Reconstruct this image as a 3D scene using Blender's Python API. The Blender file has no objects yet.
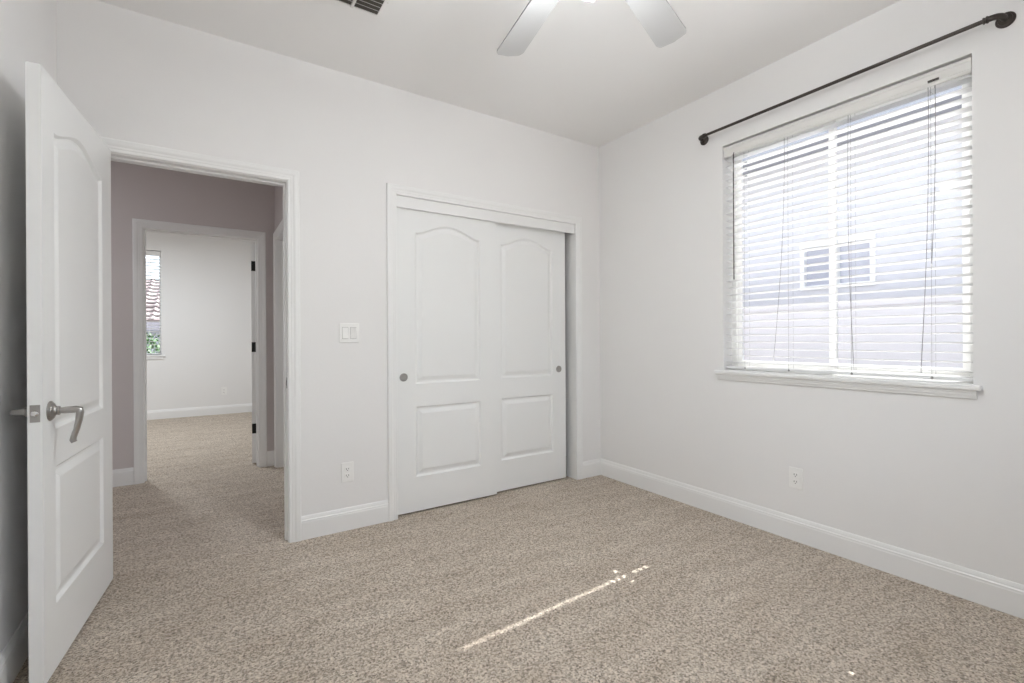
import bpy, bmesh, math, random
from mathutils import Vector, Matrix

random.seed(7)
PI = math.pi
scene = bpy.context.scene
COL = scene.collection

# ------------------------------------------------------------------ camera
CAM_H = 1.14
HEAD = 0.5764
ROLL = -0.0051
FPX = 471.7
cam_data = bpy.data.cameras.new('camera')
cam = bpy.data.objects.new('camera', cam_data)
COL.objects.link(cam)
cam.location = (0, 0, CAM_H)
cam.rotation_euler = (Matrix.Rotation(-HEAD, 3, 'Z') @ Matrix.Rotation(PI / 2 - 0.0007, 3, 'X') @ Matrix.Rotation(ROLL, 3, 'Z')).to_euler()
cam_data.sensor_width = 36.0
cam_data.lens = FPX / 1024.0 * 36.0
cam_data.shift_y = -2.87 / 1024.0
cam_data.clip_start = 0.02
scene.camera = cam

# ------------------------------------------------------------------ sky
world = bpy.data.worlds.new('world')
scene.world = world
world.use_nodes = True
wn = world.node_tree.nodes
wl = world.node_tree.links
wn.clear()
wo = wn.new('ShaderNodeOutputWorld')
bg = wn.new('ShaderNodeBackground')
sky = wn.new('ShaderNodeTexSky')
sky.sky_type = 'NISHITA'
sky.sun_disc = False
sky.sun_elevation = math.radians(48)
sky.sun_rotation = math.radians(87)
sky.air_density = 1.0
sky.dust_density = 2.5
hsv = wn.new('ShaderNodeHueSaturation')
hsv.inputs['Saturation'].default_value = 0.46
wl.new(sky.outputs[0], hsv.inputs['Color'])
wl.new(hsv.outputs[0], bg.inputs['Color'])
bg.inputs['Strength'].default_value = 0.40
wl.new(bg.outputs[0], wo.inputs['Surface'])

# ------------------------------------------------------------------ sun
SUN_AZ = math.radians(2.9)
SUN_EL = math.atan(1.083)
sd = bpy.data.lights.new('sun', 'SUN')
sd.energy = 10.5
sd.angle = math.radians(0.45)
sd.color = (1.0, 0.98, 0.96)
sun = bpy.data.objects.new('sun', sd)
COL.objects.link(sun)
to_sun = Vector((math.cos(SUN_AZ) * math.cos(SUN_EL), math.sin(SUN_AZ) * math.cos(SUN_EL), math.sin(SUN_EL)))
sun.rotation_euler = to_sun.to_track_quat('Z', 'Y').to_euler()
sun.location = (9, 2, 9)

# ------------------------------------------------------------------ exposure
vs = scene.view_settings
vs.view_transform = 'Standard'
vs.look = 'None'
vs.gamma = 1.0
vs.use_curve_mapping = False
vs.exposure = 0.57
scene.cycles.max_bounces = 14
scene.cycles.diffuse_bounces = 10
scene.cycles.glossy_bounces = 4
scene.cycles.transmission_bounces = 8
scene.cycles.transparent_max_bounces = 16
scene.cycles.sample_clamp_indirect = 6.0
scene.cycles.caustics_reflective = False
scene.cycles.caustics_refractive = False

FAN_W = 7.6
DOWN_W = 4.0
UP_W = 30.0
HALL_W = 9.5
FAR_W = 33.0

# ------------------------------------------------------------------ materials
def mat(name, color, rough=0.6, metal=0.0, bump=0.0, bscale=200.0, spec=0.5, emit=None, estr=0.0, tint=0.0):
    m = bpy.data.materials.new(name)
    m.use_nodes = True
    nt = m.node_tree
    b = nt.nodes['Principled BSDF']
    b.inputs['Base Color'].default_value = (*color, 1)
    b.inputs['Roughness'].default_value = rough
    b.inputs['Metallic'].default_value = metal
    b.inputs['Specular IOR Level'].default_value = spec
    tc = nt.nodes.new('ShaderNodeTexCoord')
    if tint > 0:
        n2 = nt.nodes.new('ShaderNodeTexNoise')
        n2.inputs['Scale'].default_value = 3.0
        nt.links.new(tc.outputs['Object'], n2.inputs['Vector'])
        mx = nt.nodes.new('ShaderNodeMixRGB')
        mx.inputs[1].default_value = (*[c * (1 - tint) for c in color], 1)
        mx.inputs[2].default_value = (*[min(1, c * (1 + tint)) for c in color], 1)
        nt.links.new(n2.outputs['Fac'], mx.inputs[0])
        nt.links.new(mx.outputs[0], b.inputs['Base Color'])
    if bump > 0:
        n = nt.nodes.new('ShaderNodeTexNoise')
        n.inputs['Scale'].default_value = bscale
        n.inputs['Detail'].default_value = 3
        nt.links.new(tc.outputs['Object'], n.inputs['Vector'])
        bp = nt.nodes.new('ShaderNodeBump')
        bp.inputs['Strength'].default_value = bump
        bp.inputs['Distance'].default_value = 0.002
        nt.links.new(n.outputs['Fac'], bp.inputs['Height'])
        nt.links.new(bp.outputs[0], b.inputs['Normal'])
    if emit:
        b.inputs['Emission Color'].default_value = (*emit, 1)
        b.inputs['Emission Strength'].default_value = estr
    return m

M = {}
M['wall'] = mat('wall_paint', (0.81, 0.803, 0.798), 0.85, bump=0.10, bscale=90, spec=0.2, tint=0.01)
M['hall'] = mat('wall_paint_dimmed', (0.62, 0.575, 0.57), 0.85, bump=0.10, bscale=90, spec=0.2, tint=0.01)  # wall paint again, the hall's dimness and mauve cast put into the colour
M['ceil'] = mat('ceiling_paint', (0.86, 0.855, 0.85), 0.9, bump=0.12, bscale=70, spec=0.2)
M['trim'] = mat('trim_paint', (0.83, 0.83, 0.825), 0.38, spec=0.4, bump=0.02, bscale=40)
M['door'] = mat('door_paint', (0.83, 0.835, 0.83), 0.42, spec=0.4, bump=0.03, bscale=60)
M['slat'] = mat('white_slat', (0.77, 0.77, 0.77), 0.4, bump=0.02, bscale=50)
M['valance'] = mat('valance_white', (0.74, 0.73, 0.71), 0.5, bump=0.02)
M['cord'] = mat('cord', (0.26, 0.255, 0.25), 0.8, bump=0.1, bscale=400)
M['vinyl'] = mat('white_vinyl', (0.84, 0.84, 0.82), 0.35, bump=0.01)
M['plate'] = mat('wall_plate', (0.86, 0.855, 0.84), 0.35, bump=0.01)
M['bezel'] = mat('plate_seam', (0.40, 0.39, 0.38), 0.6, bump=0.02)
M['dark'] = mat('dark_slot', (0.05, 0.045, 0.04), 0.6, bump=0.05)
M['bronze'] = mat('oil_rubbed_bronze', (0.055, 0.045, 0.04), 0.38, metal=0.6, bump=0.15, bscale=150)
M['nickel'] = mat('satin_nickel', (0.40, 0.385, 0.37), 0.28, metal=1.0, bump=0.03, bscale=200)
M['chrome'] = mat('bright_nickel', (0.75, 0.74, 0.73), 0.15, metal=1.0, bump=0.01)
M['blackmetal'] = mat('black_metal', (0.02, 0.02, 0.02), 0.45, metal=0.5, bump=0.05)
M['ventmetal'] = mat('vent_metal', (0.70, 0.69, 0.67), 0.5, bump=0.02)
M['gapdark'] = mat('vent_gap_shade', (0.10, 0.09, 0.08), 0.9, bump=0.02)  # flat dark sheet, the shade behind the louvres put into its colour
M['blade'] = mat('fan_blade_white', (0.53, 0.53, 0.53), 0.45, bump=0.03, bscale=30)
M['blade_edge'] = mat('blade_edge_band', (0.25, 0.25, 0.26), 0.5, bump=0.02)
M['stucco'] = mat('pale_stucco', (0.66, 0.655, 0.67), 0.95, bump=0.4, bscale=60, tint=0.05)
M['stucco2'] = mat('blue_grey_stucco', (0.50, 0.54, 0.62), 0.95, bump=0.4, bscale=60, tint=0.05)
M['fascia'] = mat('fascia_paint', (0.40, 0.38, 0.42), 0.7, bump=0.03)
M['fence'] = mat('grey_block_wall', (0.58, 0.57, 0.58), 0.95, bump=0.4, bscale=40, tint=0.08)
M['soffit'] = mat('grey_blue_eave', (0.36, 0.37, 0.40), 0.8, bump=0.05)
M['rooftile'] = mat('clay_roof_tile', (0.25, 0.205, 0.20), 0.85, bump=0.3, bscale=30, tint=0.3)
M['greytile'] = mat('grey_roof_tile', (0.24, 0.26, 0.31), 0.85, bump=0.3, bscale=30, tint=0.2)
M['leaf'] = mat('shrub_leaf', (0.08, 0.16, 0.06), 0.6, bump=0.1, tint=0.3)
M['bark'] = mat('shrub_stem', (0.12, 0.08, 0.05), 0.9, bump=0.3)
M['ground'] = mat('gravel_ground', (0.42, 0.39, 0.36), 0.95, bump=0.5, bscale=30, tint=0.15)
M['extglass'] = mat('dark_window_glass', (0.44, 0.45, 0.50), 0.12, bump=0.0)

def glass():
    m = bpy.data.materials.new('pane_glass')
    m.use_nodes = True
    nt = m.node_tree
    nt.nodes.clear()
    o = nt.nodes.new('ShaderNodeOutputMaterial')
    t = nt.nodes.new('ShaderNodeBsdfTransparent')
    t.inputs[0].default_value = (0.96, 0.97, 0.98, 1)
    g = nt.nodes.new('ShaderNodeBsdfGlossy')
    g.inputs['Roughness'].default_value = 0.02
    fr = nt.nodes.new('ShaderNodeFresnel')
    fr.inputs[0].default_value = 1.2
    mx = nt.nodes.new('ShaderNodeMixShader')
    nt.links.new(fr.outputs[0], mx.inputs[0])
    nt.links.new(t.outputs[0], mx.inputs[1])
    nt.links.new(g.outputs[0], mx.inputs[2])
    nt.links.new(mx.outputs[0], o.inputs[0])
    return m
M['glass'] = glass()

def frosted():
    m = mat('frosted_lamp_glass', (0.95, 0.94, 0.92), 0.4, bump=0.01)
    b = m.node_tree.nodes['Principled BSDF']
    b.inputs['Emission Color'].default_value = (1, 0.97, 0.93, 1)
    b.inputs['Emission Strength'].default_value = 0.9
    return m
M['frost'] = frosted()

def carpet():
    m = bpy.data.materials.new('beige_cut_pile_carpet')
    m.use_nodes = True
    nt = m.node_tree
    N, L = nt.nodes, nt.links
    b = N['Principled BSDF']
    b.inputs['Roughness'].default_value = 0.95
    b.inputs['Specular IOR Level'].default_value = 0.1
    b.inputs['Sheen Weight'].default_value = 0.15
    tc = N.new('ShaderNodeTexCoord')
    n1 = N.new('ShaderNodeTexNoise'); n1.inputs['Scale'].default_value = 95; n1.inputs['Detail'].default_value = 4; n1.inputs['Roughness'].default_value = 0.8
    L.new(tc.outputs['Object'], n1.inputs['Vector'])
    cr = N.new('ShaderNodeValToRGB')
    e = cr.color_ramp.elements
    e[0].position = 0.30; e[0].color = (0.17, 0.135, 0.105, 1)
    e[1].position = 0.68; e[1].color = (0.84, 0.755, 0.65, 1)
    k = cr.color_ramp.elements.new(0.48); k.color = (0.53, 0.457, 0.38, 1)
    vo = N.new('ShaderNodeTexVoronoi'); vo.inputs['Scale'].default_value = 170
    L.new(tc.outputs['Object'], vo.inputs['Vector'])
    sp = N.new('ShaderNodeSeparateColor'); L.new(vo.outputs['Color'], sp.inputs[0])
    mm = N.new('ShaderNodeMix'); mm.data_type = 'FLOAT'; mm.inputs[0].default_value = 0.30
    L.new(n1.outputs['Fac'], mm.inputs[2]); L.new(sp.outputs[0], mm.inputs[3])
    L.new(mm.outputs[0], cr.inputs[0])
    # broad vacuum tracks and foot-worn patches of the pile
    mp = N.new('ShaderNodeMapping')
    mp.inputs['Rotation'].default_value = (0, 0, math.radians(25))
    mp.inputs['Scale'].default_value = (0.9, 4.0, 1)
    L.new(tc.outputs['Object'], mp.inputs['Vector'])
    n2 = N.new('ShaderNodeTexNoise'); n2.inputs['Scale'].default_value = 2.4; n2.inputs['Detail'].default_value = 8; n2.inputs['Roughness'].default_value = 0.72
    L.new(mp.outputs[0], n2.inputs['Vector'])
    c2 = N.new('ShaderNodeValToRGB')
    c2.color_ramp.elements[0].position = 0.3; c2.color_ramp.elements[0].color = (0.74, 0.70, 0.66, 1)
    c2.color_ramp.elements[1].position = 0.7; c2.color_ramp.elements[1].color = (1, 1, 1, 1)
    L.new(n2.outputs['Fac'], c2.inputs[0])
    mx = N.new('ShaderNodeMixRGB'); mx.blend_type = 'MULTIPLY'; mx.inputs[0].default_value = 1
    L.new(cr.outputs[0], mx.inputs[1]); L.new(c2.outputs[0], mx.inputs[2])
    L.new(mx.outputs[0], b.inputs['Base Color'])
    bp = N.new('ShaderNodeBump'); bp.inputs['Strength'].default_value = 0.8; bp.inputs['Distance'].default_value = 0.008
    L.new(n1.outputs['Fac'], bp.inputs['Height'])
    bp2 = N.new('ShaderNodeBump'); bp2.inputs['Strength'].default_value = 0.5; bp2.inputs['Distance'].default_value = 0.03
    L.new(n2.outputs['Fac'], bp2.inputs['Height']); L.new(bp.outputs[0], bp2.inputs['Normal'])
    L.new(bp2.outputs[0], b.inputs['Normal'])
    return m
M['carpet'] = carpet()

# ------------------------------------------------------------------ mesh helpers
def link(name, bm, m, parent=None, smooth=False, mats=None):
    me = bpy.data.meshes.new(name)
    bmesh.ops.recalc_face_normals(bm, faces=bm.faces[:])
    bm.to_mesh(me)
    bm.free()
    o = bpy.data.objects.new(name, me)
    COL.objects.link(o)
    for k in (mats or [m]):
        me.materials.append(k)
    if smooth:
        for p in me.polygons:
            p.use_smooth = True
        try:
            me.set_sharp_from_angle(angle=math.radians(38))
        except Exception:
            pass
    if parent:
        o.parent = parent
    return o

def empty(name, loc, rotz=0.0):
    o = bpy.data.objects.new(name, None)
    o.empty_display_size = 0.1
    o.location = loc
    o.rotation_euler = (0, 0, rotz)
    COL.objects.link(o)
    return o

def tag(o, label=None, cat=None, group=None, kind=None):
    if label: o['label'] = label
    if cat: o['category'] = cat
    if group: o['group'] = group
    if kind: o['kind'] = kind
    return o

def struct(o, label=None):
    o['kind'] = 'structure'
    if label: o['label'] = label
    return o

def box(bm, x0, x1, y0, y1, z0, z1, bev=0.0, mi=0):
    vs_ = [bm.verts.new(p) for p in ((x0,y0,z0),(x1,y0,z0),(x1,y1,z0),(x0,y1,z0),(x0,y0,z1),(x1,y0,z1),(x1,y1,z1),(x0,y1,z1))]
    fs = [bm.faces.new([vs_[i] for i in q]) for q in ((0,3,2,1),(4,5,6,7),(0,1,5,4),(1,2,6,5),(2,3,7,6),(3,0,4,7))]
    for f_ in fs: f_.material_index = mi
    if bev > 0:
        es = list({e for f_ in fs for e in f_.edges})
        bmesh.ops.bevel(bm, geom=es, offset=bev, segments=2, affect='EDGES', profile=0.6)

def tube(bm, pts, r, seg=12, caps=True, mi=0):
    """round tube along points; r a number or list"""
    pts = [Vector(p) for p in pts]
    n = len(pts)
    rs = r if isinstance(r, (list, tuple)) else [r] * n
    rings = []
    ref = None
    for i, p in enumerate(pts):
        t = (pts[min(i + 1, n - 1)] - pts[max(i - 1, 0)]).normalized()
        if ref is None:
            ref = Vector((0, 0, 1)) if abs(t.z) < 0.9 else Vector((1, 0, 0))
        a = (ref - t * ref.dot(t)).normalized()
        ref = a
        b = t.cross(a)
        rings.append([bm.verts.new(p + (a * math.cos(2 * PI * k / seg) + b * math.sin(2 * PI * k / seg)) * rs[i]) for k in range(seg)])
    for i in range(n - 1):
        for k in range(seg):
            f_ = bm.faces.new((rings[i][k], rings[i][(k + 1) % seg], rings[i + 1][(k + 1) % seg], rings[i + 1][k]))
            f_.material_index = mi
    if caps:
        bm.faces.new(rings[0][::-1]).material_index = mi
        bm.faces.new(rings[-1]).material_index = mi

def lathe(bm, base, axis, prof, seg=24, mi=0):
    """prof = list of (distance along axis, radius)"""
    base = Vector(base); ax = Vector(axis).normalized()
    up = Vector((0, 0, 1)) if abs(ax.z) < 0.9 else Vector((1, 0, 0))
    a = (up - ax * up.dot(ax)).normalized(); b = ax.cross(a)
    rings = []
    for d, r in prof:
        if r < 1e-6:
            rings.append([bm.verts.new(base + ax * d)])
        else:
            rings.append([bm.verts.new(base + ax * d + (a * math.cos(2 * PI * k / seg) + b * math.sin(2 * PI * k / seg)) * r) for k in range(seg)])
    for i in range(len(rings) - 1):
        A, B = rings[i], rings[i + 1]
        for k in range(seg):
            q = [A[k % len(A)], A[(k + 1) % len(A)], B[(k + 1) % len(B)], B[k % len(B)]]
            u = []
            for v in q:
                if v not in u: u.append(v)
            if len(u) >= 3:
                bm.faces.new(u).material_index = mi
    for ring in (rings[0], rings[-1]):
        if len(ring) > 2:
            try: bm.faces.new(ring).material_index = mi
            except ValueError: pass

def sweep(bm, path, N, profile, flip=False):
    """moulding: profile (d, h) closed polygon; d measured across (N x tangent), h along N; mitred corners"""
    N = Vector(N); P = [Vector(p) for p in path]
    n = len(P); rings = []
    for i in range(n):
        perp = []
        if i > 0: perp.append(N.cross((P[i] - P[i - 1]).normalized()))
        if i < n - 1: perp.append(N.cross((P[i + 1] - P[i]).normalized()))
        if len(perp) == 2:
            s = (perp[0] + perp[1])
            o = s / (s.length_squared / 2.0) if s.length > 1e-6 else perp[0]
            o = s.normalized() / max(0.2, s.normalized().dot(perp[0]))
        else:
            o = perp[0]
        if flip: o = -o
        rings.append([bm.verts.new(P[i] + o * d + N * h) for d, h in profile])
    m = len(profile)
    for i in range(n - 1):
        for k in range(m):
            bm.faces.new((rings[i][k], rings[i][(k + 1) % m], rings[i + 1][(k + 1) % m], rings[i + 1][k]))
    bm.faces.new(rings[0]); bm.faces.new(rings[-1][::-1])

CASING = [(0.0, 0.0), (0.0, 0.010), (0.004, 0.012), (0.016, 0.012), (0.018, 0.014), (0.028, 0.0145), (0.034, 0.017),
          (0.040, 0.0185), (0.056, 0.0185), (0.060, 0.017), (0.062, 0.014), (0.062, 0.0)]
BASE = [(0.0, 0.0), (0.014, 0.0), (0.014, 0.096), (0.0125, 0.101), (0.0125, 0.108), (0.009, 0.113), (0.0085, 0.119),
        (0.0065, 0.127), (0.004, 0.133), (0.0, 0.133)]

# ------------------------------------------------------------------ dimensions
XL, XR, YB, YF, H = -0.557, 2.767, 2.906, -0.62, 2.730
WT = 0.12
D1 = (-0.405, 0.385, 2.026)          # bedroom doorway  x0 x1 top
CL = (1.016, 2.498, 2.054)           # closet opening
HY = 4.77                            # hall far wall
D2 = (-0.413, 0.393, 2.038)          # far room doorway
HX = 0.532                           # hall right wall
FY = 8.49                            # far room back wall
FXR, FXL = 1.30, -3.0
HXL = -2.6
WIN = (0.620, 1.786, 0.930, 2.356)   # y0 y1 z0 z1
XO = 2.927                            # outside face of right wall
FW = (0.40, 2.00, 0.85, 2.1)          # unseen window added behind the camera for daylight fill  x0 x1 z0 z1
W2 = (-2.0, -0.535, 0.925, 2.43)      # far room window  x0 x1 z0 z1

def wall_with_holes(name, m, axis, c0, c1, u0, u1, holes, z1=H, z0=0.0):
    """axis 'y': slab between y=c0..c1 running in x; axis 'x': slab between x=c0..c1 running in y; holes=(u0,u1,z0,z1)"""
    bm = bmesh.new()
    us = sorted({u0, u1, *[h[0] for h in holes], *[h[1] for h in holes]})
    zs = sorted({z0, z1, *[h[2] for h in holes], *[h[3] for h in holes]})
    us = [u for u in us if u0 <= u <= u1]
    nu, nz = len(us) - 1, len(zs) - 1
    def solid(i, j):
        if i < 0 or j < 0 or i >= nu or j >= nz: return False
        uc, zc = (us[i] + us[i + 1]) / 2, (zs[j] + zs[j + 1]) / 2
        return not any(h[0] < uc < h[1] and h[2] < zc < h[3] for h in holes)
    cache = {}
    def v(i, j, c):
        k = (i, j, c)
        if k not in cache:
            cc = (c0, c1)[c]
            cache[k] = bm.verts.new((us[i], cc, zs[j]) if axis == 'y' else (cc, us[i], zs[j]))
        return cache[k]
    for i in range(nu):
        for j in range(nz):
            if not solid(i, j): continue
            for c in (0, 1):
                bm.faces.new((v(i, j, c), v(i + 1, j, c), v(i + 1, j + 1, c), v(i, j + 1, c)))
            for (di, dj, a, b) in ((-1, 0, (i, j), (i, j + 1)), (1, 0, (i + 1, j), (i + 1, j + 1)), (0, -1, (i, j), (i + 1, j)), (0, 1, (i, j + 1), (i + 1, j + 1))):
                if not solid(i + di, j + dj):
                    bm.faces.new((v(*a, 0), v(*b, 0), v(*b, 1), v(*a, 1)))
    return struct(link(name, bm, m))

# ------------------------------------------------------------------ room shell
bm = bmesh.new(); box(bm, FXL - 0.3, XO, YF - 0.15, FY + 0.14, -0.12, 0.0)
struct(link('floor', bm, M['carpet']), 'beige cut-pile carpet running through the bedroom, hall and far room')
bm = bmesh.new(); box(bm, FXL - 0.3, XO, YF - 0.15, FY + 0.14, H, H + 0.2)
struct(link('ceiling', bm, M['ceil']))

def two_tone(o, test, m2):
    """second material on the faces whose centre passes test (the far side of a partition)"""
    o.data.materials.append(m2)
    for p in o.data.polygons:
        if test(p.center, p.normal): p.material_index = 1
    return o

wb = wall_with_holes('wall_back', M['wall'], 'y', YB, YB + WT, HXL - WT, XO,
                     [(D1[0] - 0.018, D1[1] + 0.018, 0, D1[2] + 0.018), (CL[0] - 0.004, CL[1] + 0.004, 0, CL[2] + 0.004)])
two_tone(wb, lambda c, n: c.y > YB + WT - 0.001, M['hall'])
wall_with_holes('wall_left', M['wall'], 'x', XL - WT, XL, YF, YB, [])
wr = wall_with_holes('wall_right', M['wall'], 'x', XR, XO, YF, YB, [WIN])
two_tone(wr, lambda c, n: c.x > XO - 0.001, M['stucco'])
wall_with_holes('wall_front', M['wall'], 'y', YF - 0.12, YF, XL - WT, XO, [FW])
wh = wall_with_holes('wall_hall_back', M['hall'], 'y', HY, HY + WT, FXL - 0.12, XO, [(D2[0] - 0.018, D2[1] + 0.018, 0, D2[2] + 0.018)])
two_tone(wh, lambda c, n: c.y > HY + WT - 0.001, M['wall'])
SD = (3.83, 4.655, 2.026)
wall_with_holes('wall_hall_right', M['hall'], 'x', HX, HX + WT, YB + WT, HY, [(SD[0] - 0.018, SD[1] + 0.018, 0, SD[2] + 0.018)])
wall_with_holes('wall_hall_left', M['hall'], 'x', HXL - WT, HXL, YB + WT, HY, [])
wall_with_holes('wall_far_back', M['wall'], 'y', FY, FY + 0.14, FXL - WT, FXR + WT, [W2])
wall_with_holes('wall_far_right', M['wall'], 'x', FXR, FXR + WT, HY + WT, FY, [])
wall_with_holes('wall_far_left', M['wall'], 'x', FXL - WT, FXL, HY + WT, FY, [])
# closet enclosure behind the sliding doors
bm = bmesh.new()
box(bm, HX + WT, XO, 3.66, 3.72, 0, H)
box(bm, HX + WT + 0.16, HX + WT + 0.22, YB + WT, 3.66, 0, H)
struct(link('wall_closet', bm, M['wall']))
bm = bmesh.new(); box(bm, XO, XO + 0.001 + 0.14, YB, 3.8, 0, H)
struct(link('wall_closet_right', bm, M['wall']))

# ------------------------------------------------------------------ baseboards
def baseboard(name, path, flip=False):
    bm = bmesh.new()
    sweep(bm, path, (0, 0, 1), BASE, flip)
    return struct(link(name, bm, M['trim']))
CW = 0.062
baseboard('baseboard_right', [(CL[1] + CW, YB, 0), (XR, YB, 0), (XR, YF, 0)], True)
baseboard('baseboard_back', [(D1[1] + CW + .004, YB, 0), (CL[0] - CW, YB, 0)], True)
baseboard('baseboard_left', [(XL, YF, 0), (XL, YB, 0), (D1[0] - CW - .004, YB, 0)], True)
baseboard('baseboard_front', [(XR, YF, 0), (XL, YF, 0)], True)
baseboard('baseboard_hall_left', [(HXL, YB + WT, 0), (HXL, HY, 0), (D2[0] - CW - .006, HY, 0)], True)
baseboard('baseboard_hall_right', [(D2[1] + CW + .006, HY, 0), (HX, HY, 0), (HX, SD[1] + CW + .001, 0)], True)
baseboard('baseboard_hall_front', [(D1[0] - CW - .004, YB + WT, 0), (HXL, YB + WT, 0)], True)
baseboard('baseboard_far_room', [(FXL, HY + WT, 0), (FXL, FY, 0), (FXR, FY, 0), (FXR, HY + WT, 0)], True)

# ------------------------------------------------------------------ door casings and jambs
def doorway(n, axis, near, far, sgn, u0, u1, top, stop_at=None, label=None, casing_far=True):
    """casing on both wall faces + jamb lining with a stop. axis 'y': wall plane constant y"""
    def P(u, c, z): return (u, c, z) if axis == 'y' else (c, u, z)
    bm = bmesh.new()
    r = 0.004
    for c, s in ((near, -sgn), (far, sgn)):
        if c is far and not casing_far: continue
        Nn = Vector((0, s, 0)) if axis == 'y' else Vector((s, 0, 0))
        path = [P(u0 - r, c, 0), P(u0 - r, c, top + r), P(u1 + r, c, top + r), P(u1 + r, c, 0)]
        t = (Vector(path[1]) - Vector(path[0])).normalized()
        perp = Nn.cross(t)
        outward = Vector(P(u0 - 1, c, 0)) - Vector(P(u0, c, 0))
        sweep(bm, path, Nn, CASING, flip=perp.dot(outward) < 0)
    c0, c1 = min(near, far), max(near, far)
    def bx(ua, ub, ca, cb, za, zb):
        if axis == 'y': box(bm, ua, ub, ca, cb, za, zb)
        else: box(bm, ca, cb, ua, ub, za, zb)
    j = 0.018
    bx(u0 - j, u0, c0, c1, 0, top + j); bx(u1, u1 + j, c0, c1, 0, top + j); bx(u0, u1, c0, c1, top, top + j)
    if stop_at:
        s0, s1 = stop_at
        bx(u0, u0 + 0.010, s0, s1, 0, top - 0.010); bx(u1 - 0.010, u1, s0, s1, 0, top - 0.010); bx(u0, u1, s0, s1, top - 0.010, top)
    o = struct(link('trim_%d' % n, bm, M['trim']), label)
    return o

t1 = doorway(1, 'y', YB, YB + WT, 1, D1[0], D1[1], D1[2], (YB + 0.040, YB + 0.075), 'white casing and jamb around the open bedroom doorway')
bm = bmesh.new()
box(bm, D1[1] - 0.0025, D1[1] + 0.0005, YB + 0.006, YB + 0.034, 0.865, 0.925)
sp = link('strike_plate', bm, M['nickel'], t1)
bm = bmesh.new(); box(bm, D1[1] - 0.0032, D1[1] - 0.0020, YB + 0.013, YB + 0.027, 0.880, 0.910)
link('latch_hole', bm, M['dark'], sp)
t2 = doorway(2, 'y', HY, HY + WT, 1, D2[0], D2[1], D2[2], (HY + 0.045, HY + 0.082), 'white casing around the doorway across the hall')
t3 = doorway(3, 'x', HX, HX + WT, 1, SD[0], SD[1], SD[2], (HX + 0.045, HX + 0.08), 'white casing of the side doorway at the hall end')

# closet: casing on the room side, jamb lining, header fascia, floor track
bm = bmesh.new()
sweep(bm, [(CL[0], YB, 0), (CL[0], YB, CL[2]), (CL[1], YB, CL[2]), (CL[1], YB, 0)], (0, -1, 0), CASING, flip=False)
mn = min(v.co.x for v in bm.verts)
if mn > CL[0] - 0.03:
    bm.free(); bm = bmesh.new()
    sweep(bm, [(CL[0], YB, 0), (CL[0], YB, CL[2]), (CL[1], YB, CL[2]), (CL[1], YB, 0)], (0, -1, 0), CASING, flip=True)
box(bm, CL[0] - 0.004, CL[0], YB, YB + WT, 0, CL[2])
box(bm, CL[1], CL[1] + 0.004, YB, YB + WT, 0, CL[2])
box(bm, CL[0] - 0.004, CL[1] + 0.004, YB, YB + WT, CL[2], CL[2] + 0.004)
t4 = struct(link('trim_4', bm, M['trim']), 'white casing framing the closet opening')
bm = bmesh.new(); box(bm, CL[0] + 0.0005, CL[1] - 0.0005, YB + 0.004, YB + 0.018, 1.980, CL[2] - 0.0005, 0.0015)
link('header_fascia', bm, M['trim'], t4)
bm = bmesh.new(); box(bm, CL[0] + 0.001, CL[1] - 0.001, YB + 0.022, YB + 0.094, CL[2] - 0.03, CL[2] - 0.001)
link('sliding_track', bm, M['trim'], t4)

# ------------------------------------------------------------------ panelled door leaf
def panel_outline(x0, x1, z0, z1, rise, off, n=28):
    """counter-clockwise outline inset by off; top is a cathedral curve when rise > 0"""
    pts = [(x0 + off, z0 + off), (x1 - off, z0 + off)]
    if rise <= 0:
        pts += [(x1 - off, z1 - off), (x0 + off, z1 - off)]
        # same vertex count is not needed for flat tops
        return pts
    w = x1 - x0
    for i in range(n + 1):
        u = 1 - i / n
        x = x0 + off + (w - 2 * off) * u
        q = (x - x0) / w
        s = math.sin(PI * min(1, max(0, (q - 0.02) / 0.96)))
        z = z1 + rise * (s ** 1.5) - off
        pts.append((x, z))
    return pts

RINGS = [(0.0, 0.0), (0.004, -0.0035), (0.011, -0.0110), (0.021, -0.0110), (0.030, -0.0080), (0.046, -0.0022), (0.050, -0.0018)]

def door_leaf_bm(w, h, t, panels):
    """leaf in x 0..w, z 0..h, y -t/2..t/2 with moulded panels on both faces"""
    bm = bmesh.new()
    sides = []
    for s in (-1, 1):
        y0 = s * t / 2
        def V(p, d=0.0): return bm.verts.new((p[0], y0 + s * d, p[1]))
        outer = [V(p) for p in ((0, 0), (w, 0), (w, h), (0, h))]
        sides.append(outer)
        edges = [bm.edges.new((outer[i], outer[(i + 1) % 4])) for i in range(4)]
        for (a, b, c, d, rise) in panels:
            prev = None
            for off, dep in RINGS:
                ring = [V(p, dep) for p in panel_outline(a, b, c, d, rise, off)]
                if prev is None:
                    edges += [bm.edges.new((ring[i], ring[(i + 1) % len(ring)])) for i in range(len(ring))]
                else:
                    for i in range(len(ring)):
                        k = (i + 1) % len(ring)
                        bm.faces.new((prev[i], prev[k], ring[k], ring[i]))
                prev = ring
            bm.faces.new(prev)
        bmesh.ops.triangle_fill(bm, use_beauty=True, use_dissolve=False, edges=edges, normal=(0, s, 0))
    for i in range(4):
        k = (i + 1) % 4
        bm.faces.new((sides[0][i], sides[0][k], sides[1][k], sides[1][i]))
    return bm

def std_panels(w):
    a, b = 0.132, w - 0.130
    return [(a, b, 0.224, 0.684, 0), (a, b, 0.832, 1.822, 0.068)]

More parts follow.
